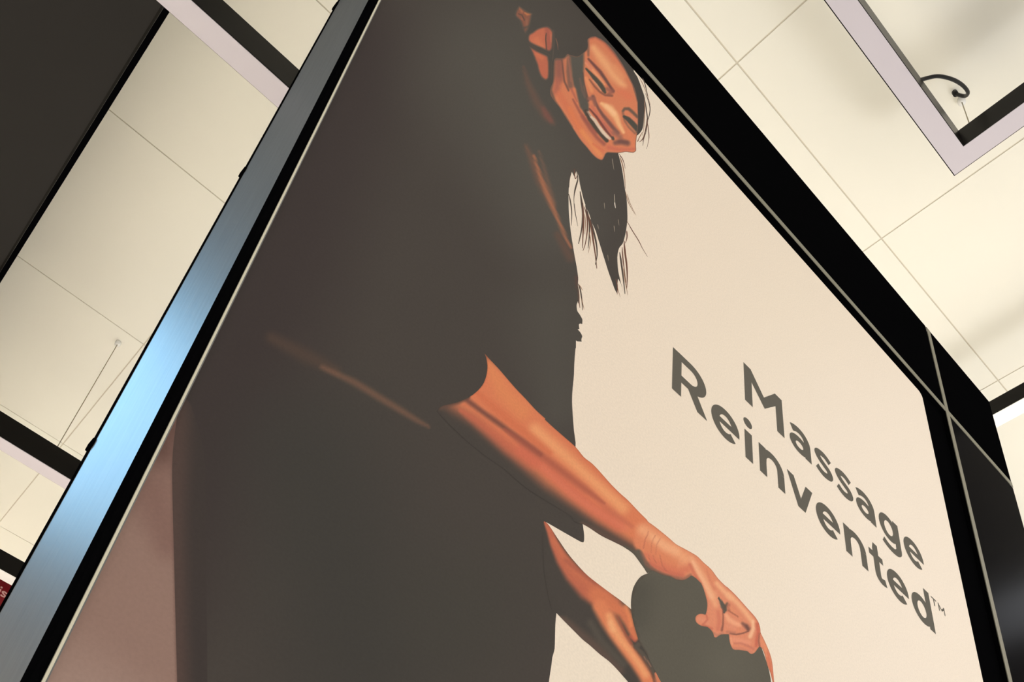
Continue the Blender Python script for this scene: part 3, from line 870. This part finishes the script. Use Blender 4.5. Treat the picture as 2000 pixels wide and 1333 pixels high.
# --- far arm with its hand
SKIN, LIT, RED, SHD = (216, 126, 84), (226, 148, 98), (200, 104, 74), (124, 80, 66)
arm2 = w('E', (122, 214), (165, 245), (205, 300), (270, 400), (345, 512), (410, 600), (500, 705), (600, 808), (740, 918), (850, 1000), (960, 1080), (1058, 1162)) + \
    w('H', (1160, 400), (1200, 560), (1260, 720), (1320, 900), (1420, 1080), (1480, 1180), (1530, 1280), (1560, 1340), (1650, 1500), (1750, 1700), (1500, 1750), (1300, 1560), (1112, 1335),
      (1040, 1252), (960, 1162), (860, 1062), (740, 970), (620, 862), (520, 782), (400, 662), (290, 552), (178, 436), (130, 410)) + \
    w('E', (190, 1120), (130, 800), (110, 500), (112, 300))
DK2 = (74, 68, 60)
shape('printed_arm', arm2, DARK, CLOTH + [
    br('H', (98, 78, 66), 0.8, 0.0, (240, 490, 6), (280, 520, 12), (520, 740, 18), (740, 930, 20), (1000, 1180, 16)),
    br('H', (88, 80, 68), 0.7, 0.0, (620, 560, 12), (760, 800, 12), (1050, 1100, 12)),
    br('E', (188, 102, 74), 1.0, 0.35, (135, 222, 4), (190, 330, 9), (235, 460, 12), (330, 640, 18), (440, 800, 22), (600, 960, 27), (760, 1060, 28)),
    br('E', (196, 108, 76), 0.9, 0.0, (230, 420, 9), (330, 590, 12), (480, 770, 16), (680, 940, 20), (900, 1090, 18)),
    br('E', (170, 92, 70), 0.7, 0.0, (360, 640, 8), (560, 800, 7), (760, 950, 7)),
    br('H', (206, 116, 78), 1.0, 0.2, (700, 200, 26), (880, 330, 24), (1040, 420, 20), (1120, 560, 16), (1160, 660, 13), (1205, 760, 9)),
    br('H', SKIN, 1.0, 0.35, (740, 350, 20), (850, 520, 23), (955, 700, 21), (1075, 880, 19), (1208, 1060, 18), (1320, 1230, 18), (1400, 1380, 18)),
    br('H', (232, 156, 104), 0.95, 0.0, (860, 470, 12), (910, 620, 17), (1015, 790, 15), (1130, 930, 12), (1260, 1110, 12), (1340, 1240, 12)),
    br('H', (238, 170, 118), 0.7, 0.0, (880, 560, 10), (915, 650, 11)),
    br('H', (226, 134, 86), 0.8, 0.0, (1080, 360, 9), (1130, 470, 8), (1150, 600, 7)),
    br('H', (160, 86, 64), 0.85, 0.0, (960, 470, 2.5), (1020, 590, 4), (1080, 720, 4.5), (1150, 830, 5)),
    br('H', (196, 96, 72), 0.7, 0.0, (1140, 740, 6), (1200, 800, 5)),
    br('H', (88, 78, 66), 1.0, 0.45, (1240, 850, 7), (1200, 870, 4), (1290, 960, 6), (1370, 1080, 6), (1430, 1180, 5), (1440, 1230, 2)),
    br('H', (150, 104, 84), 0.8, 0.1, (1310, 1000, 1.6), (1360, 1060, 1.8), (1410, 1130, 1.6)),
    br('H', (116, 74, 58), 0.85, 0.1, (1180, 880, 1.6), (1290, 1010, 2), (1370, 1130, 2.2), (1420, 1230, 2.6), (1450, 1340, 3)),
    br('H', (206, 122, 86), 1.0, 0.3, (1470, 1225, 4), (1500, 1290, 8), (1550, 1400, 12)),
], step=2.4, sm=3)

# --- dark round cushion held in the hands
bag = w('P', (345, 480), (290, 505), (255, 545), (226, 600), (211, 680), (210, 760), (221, 840), (245, 930), (275, 1020), (332, 1115), (392, 1235), (450, 1345), (560, 1500), (760, 1650), (1000, 1720),
        (1200, 1650), (1320, 1500), (1312, 1400), (1290, 1250), (1235, 1080), (1180, 950), (1080, 820), (940, 640), (800, 530), (680, 460), (560, 420), (430, 420))
shape('printed_cushion', bag, (92, 86, 73), [
    ((80, 75, 64), 0.8, 0.0, [(1245, 1160, 60), (1240, 1200, 60)]), ((98, 92, 78), 0.8, 0.0, [(1420, 1300, 90)]),
    br('P', (74, 62, 52), 0.7, 0.0, (330, 484, 3), (255, 545, 3), (212, 680, 3), (221, 840, 3), (275, 1020, 3), (332, 1115, 3)),
], step=6, sm=3)

# --- near arm and hand
arm1 = w('C', (590, 172), (650, 240), (740, 335), (830, 440), (930, 555), (1040, 670), (1150, 790), (1250, 880)) + \
    w('D', (355, 0), (440, 80), (560, 185), (690, 300), (780, 410), (870, 480), (960, 575), (1070, 700), (1170, 800), (1260, 880)) + \
    w('E', (1150, 110), (1240, 200)) + \
    w('F', (240, 0), (330, 65), (430, 145), (520, 220), (600, 290), (700, 345), (800, 400), (880, 450), (960, 530), (1060, 620), (1150, 740), (1250, 840)) + \
    w('G', (600, 95), (700, 190), (800, 300), (870, 380), (960, 480), (1010, 560), (1032, 640), (1036, 690), (1065, 750), (1112, 850), (1160, 970), (1187, 1080), (1202, 1220), (1213, 1345),
      (1195, 1345), (1165, 1220), (1122, 1110), (1092, 990), (1060, 905), (1022, 868), (1000, 895), (955, 955), (905, 966), (860, 932), (750, 915), (680, 908), (642, 840), (626, 765), (620, 712),
      (520, 716), (460, 752), (432, 745), (412, 685), (350, 622), (260, 600), (202, 560), (186, 505), (208, 462), (260, 445), (318, 455), (337, 385), (341, 310), (322, 220), (292, 120), (262, 50)) + \
    w('F', (900, 775), (860, 735), (800, 700), (760, 735), (690, 765), (610, 760), (540, 720), (470, 705), (390, 680), (300, 640), (228, 668), (190, 612), (110, 500), (60, 432)) + \
    w('E', (1070, 550), (980, 490), (860, 430), (740, 370), (620, 290), (540, 245), (500, 245), (440, 215)) + \
    w('D', (640, 1060), (540, 990), (390, 900), (230, 800), (90, 700)) + \
    w('C', (800, 1430), (600, 1290), (400, 1130), (190, 930), (70, 800), (130, 742), (290, 702), (430, 642), (520, 572), (582, 490), (614, 390), (621, 300), (607, 220))
DKA = (70, 64, 56)
shape('printed_arm', arm1, DARK, CLOTH + [
    br('F', (92, 86, 73), 1.0, 0.5, (250, 600, 24), (420, 700, 24), (620, 780, 24), (800, 740, 20)),
    br('W', (132, 84, 66), 0.9, 0.2, (918, 746, 92), (962, 772, 90), (1100, 906, 80), (1190, 986, 64), (1281, 1050, 50)),
    br('W', (215, 122, 82), 1.0, 0.48, (918, 744, 82), (962, 772, 82), (1100, 904, 73), (1190, 983, 57), (1281, 1050, 48)),
    br('F', (218, 130, 90), 1.0, 0.8, (330, 260, 46), (480, 390, 50), (640, 480, 44), (760, 520, 36)),
    br('F', (222, 138, 98), 1.0, 0.95, (900, 620, 44), (1060, 800, 52), (1150, 960, 54)),
    br('G', (220, 136, 100), 1.0, 0.95, (420, 420, 60), (500, 300, 60), (700, 500, 70), (850, 720, 60), (1000, 900, 44), (1150, 1100, 40), (1190, 1345, 40)),
    # broad light along the top
    br('C', (220, 132, 84), 0.9, 0.0, (640, 300, 16), (800, 600, 30), (1000, 800, 32)),
    br('D', (232, 154, 102), 0.95, 0.0, (250, 110, 24), (560, 380, 22), (800, 600, 20), (1000, 780, 20), (1200, 960, 22)),
    br('D', (212, 116, 78), 0.7, 0.0, (500, 140, 5), (760, 400, 5), (1000, 640, 5), (1250, 880, 5)),
    br('C', (206, 108, 72), 0.7, 0.0, (500, 590, 10), (760, 820, 18), (1050, 1050, 16), (1300, 1250, 10)),
    # lower red band
    br('C', (198, 102, 74), 0.75, 0.0, (330, 790, 8), (450, 870, 15), (640, 1010, 20), (860, 1190, 24), (1100, 1350, 26)),
    br('D', (206, 106, 78), 0.9, 0.0, (100, 330, 20), (400, 560, 22), (650, 780, 24), (900, 980, 22), (1150, 1150, 20)),
    br('D', (216, 120, 88), 0.6, 0.0, (330, 520, 9), (640, 800, 11), (860, 960, 10), (1240, 1190, 11)),
    # dark crease between them
    br('C', (116, 72, 60), 0.9, 0.0, (400, 680, 10), (560, 800, 9), (700, 900, 10), (850, 1010, 9), (1000, 1120, 9), (1200, 1270, 8)),
    br('D', (164, 86, 66), 0.75, 0.0, (-80, 110, 6), (60, 210, 12), (200, 310, 14), (400, 450, 14), (620, 620, 14), (800, 760, 12), (1000, 910, 5)),
    br('D', (186, 98, 74), 0.5, 0.0, (860, 820, 6), (1050, 980, 13), (1300, 1160, 8)),
    # fade into the shadow
    br('C', (96, 72, 60), 0.9, 0.0, (110, 760, 9), (200, 725, 10), (300, 700, 9), (420, 650, 5)),
    br('E', (96, 74, 62), 0.95, 0.0, (540, 245, 8), (700, 330, 12), (860, 420, 12), (1000, 490, 13), (1080, 540, 14), (1150, 600, 14)),
    br('E', (88, 80, 66), 0.95, 0.3, (1000, 500, 6), (1090, 560, 9), (1150, 640, 11), (1210, 740, 12)),
    # wrist and heel of the hand
    br('F', (234, 160, 114), 0.95, 0.0, (160, 100, 20), (400, 260, 22), (620, 400, 22), (720, 480, 18)),
    br('F', (238, 170, 124), 0.7, 0.0, (300, 200, 10), (460, 330, 14), (600, 380, 14)),
    br('F', (212, 118, 86), 0.9, 0.0, (220, 440, 12), (330, 520, 12), (480, 600, 13), (640, 650, 14), (740, 620, 12)),
    br('F', (196, 104, 80), 0.8, 0.0, (250, 540, 7), (400, 620, 8), (560, 680, 9), (680, 700, 9)),
    br('F', (92, 84, 71), 1.0, 0.35, (110, 400, 9), (170, 520, 10), (240, 620, 11), (330, 670, 9), (430, 705, 7), (520, 735, 7), (600, 775, 5), (720, 780, 6), (800, 735, 6)),
    br('F', (140, 92, 74), 0.7, 0.0, (150, 400, 5), (220, 560, 6), (340, 640, 6), (450, 690, 6), (560, 720, 6), (700, 745, 6), (790, 690, 5)),
    br('F', (186, 104, 78), 0.75, 0.1, (245, 130, 1.4), (200, 230, 2), (175, 350, 2)), br('F', (190, 110, 80), 0.6, 0.1, (330, 180, 1.2), (285, 270, 1.6), (275, 400, 1.6)),
    br('F', (190, 110, 80), 0.55, 0.1, (400, 200, 1.0), (350, 300, 1.4), (335, 420, 1.6)), br('F', (176, 98, 74), 0.6, 0.1, (300, 440, 1.4), (340, 540, 1.6)),
    br('F', (172, 94, 72), 0.6, 0.1, (390, 440, 1.4), (420, 560, 1.8), (470, 640, 2)), br('F', (180, 100, 78), 0.5, 0.1, (240, 440, 1.4), (270, 530, 1.6)),
    # back of the hand and fingers
    br('F', (234, 162, 118), 0.95, 0.0, (800, 480, 10), (900, 640, 13), (1000, 800, 14), (1080, 960, 14), (1110, 1080, 12)),
    br('F', (240, 176, 132), 0.8, 0.0, (820, 520, 5), (880, 640, 6), (970, 800, 7), (1060, 980, 8)),
    br('F', (204, 112, 84), 0.85, 0.0, (780, 560, 6), (840, 680, 6), (920, 800, 5), (960, 920, 4), (1000, 1040, 4)),
    br('F', (222, 138, 98), 0.8, 0.0, (960, 580, 8), (1080, 740, 10), (1180, 880, 10)),
    br('F', (214, 126, 92), 0.7, 0.0, (1000, 620, 3), (1040, 760, 5), (1100, 880, 5)),
    br('F', (238, 172, 126), 0.85, 0.0, (1130, 800, 8), (1220, 900, 9), (1310, 990, 10)),
    br('G', (238, 172, 126), 0.85, 0.0, (620, 200, 10), (740, 310, 10), (850, 440, 10), (920, 540, 9)),
    br('G', (216, 126, 90), 0.8, 0.0, (560, 60, 4), (700, 190, 4), (860, 370, 4), (980, 510, 4), (1028, 640, 5)),
    br('G', (222, 138, 102), 0.9, 0.0, (370, 330, 10), (420, 430, 12), (430, 560, 12)),
    br('G', (208, 118, 90), 0.8, 0.0, (480, 420, 6), (500, 540, 7), (480, 640, 8)),
    br('G', (222, 142, 108), 0.95, 0.1, (240, 510, 7), (290, 540, 7), (350, 560, 7)),
    br('G', (196, 106, 82), 0.8, 0.0, (330, 460, 3), (345, 520, 3), (280, 590, 4), (400, 640, 5)),
    br('G', (190, 124, 98), 0.8, 0.0, (430, 700, 5), (470, 735, 5), (540, 700, 5)),
    br('G', (92, 84, 72), 1.0, 0.5, (490, 240, 2.4), (520, 290, 4), (550, 350, 6.6), (572, 395, 5.2), (556, 430, 2.6)),
    br('G', (96, 78, 66), 0.9, 0.1, (600, 310, 4), (570, 370, 6), (590, 330, 3)), br('G', (176, 104, 80), 0.85, 0.0, (620, 330, 6), (630, 390, 5)),
    br('G', (222, 140, 100), 0.9, 0.0, (640, 360, 5), (690, 430, 5)),
    br('G', (150, 84, 66), 0.85, 0.1, (610, 400, 1.8), (690, 450, 2), (745, 485, 1.6)),
    br('G', (132, 80, 66), 0.9, 0.1, (540, 380, 1.6), (548, 480, 2.2), (545, 590, 3), (530, 660, 4)),
    br('G', (236, 162, 122), 0.95, 0.1, (590, 460, 6), (620, 520, 9), (700, 570, 9), (760, 590, 7)),
    br('G', (224, 142, 108), 0.8, 0.0, (600, 600, 7), (700, 640, 7)),
    br('G', (136, 88, 74), 0.95, 0.1, (800, 570, 5), (850, 610, 8), (880, 640, 7)), br('G', (110, 74, 64), 0.8, 0.0, (850, 600, 5), (870, 650, 5)),
    br('G', (120, 76, 64), 0.9, 0.1, (880, 670, 2.4), (800, 700, 2.4), (720, 715, 2.6), (640, 700, 3)),
    br('G', (190, 118, 92), 0.8, 0.0, (600, 680, 5), (700, 690, 4)),
    br('G', (240, 182, 138), 0.95, 0.1, (935, 540, 5), (940, 640, 6), (900, 740, 7)), br('G', (196, 100, 76), 0.9, 0.0, (990, 580, 6), (1005, 680, 6), (985, 780, 6), (980, 860, 6)),
    br('G', (228, 146, 112), 0.95, 0.0, (700, 780, 9), (800, 810, 10), (880, 820, 9)), br('G', (198, 116, 92), 0.8, 0.0, (690, 830, 3), (780, 830, 4), (860, 860, 5), (940, 900, 6)),
    br('G', (206, 128, 100), 0.8, 0.0, (680, 890, 4), (800, 900, 4), (920, 945, 4)), br('G', (234, 158, 120), 0.8, 0.0, (650, 760, 4), (660, 840, 4)),
    br('G', (150, 90, 72), 0.9, 0.1, (1020, 700, 2), (1010, 800, 3), (1020, 860, 3)),
    br('G', (228, 142, 100), 0.9, 0.0, (1060, 800, 5), (1110, 900, 6)), br('G', (212, 116, 84), 0.9, 0.0, (1120, 960, 6), (1150, 1080, 6), (1175, 1220, 5), (1190, 1330, 4)),
    br('G', (232, 150, 106), 0.7, 0.0, (1095, 900, 3), (1115, 1000, 2.5)),
], step=2.2, sm=3, edge=(None, 2.0, 0.45))

# --- lettering
layer[0] += 1
INK = (97, 91, 79)
lm = {}


def word(chars, base, sc=1.0):
    for ch, x in chars:
        if ch not in lm:
            lm[ch] = glyph_mesh('letter', GL[ch], PY, INK)
        g = link('letter', lm[ch], M_PRINT, poster)
        g.location = (x * PY - poster.location.x, -LAY * layer[0], base * PY + EYE - poster.location.z)
        g['label'] = 'printed letter ' + {'m': 'M of the trademark sign', 'T': 'T of the trademark sign'}.get(ch, ch)


word([('M', 1.4195), ('a', 1.6130), ('s', 1.7310), ('s', 1.8290), ('a', 1.9270), ('g', 2.0468), ('e', 2.1780)], 2.2095)
word([('R', 1.1370), ('e', 1.2805), ('i', 1.4112), ('n', 1.4688), ('v', 1.5873), ('e', 1.7090), ('n', 1.8388), ('t', 1.9605), ('e', 2.0430), ('d', 2.1686)], 1.9812)
word([('T', 2.2935), ('m', 2.3320)], 2.1050)
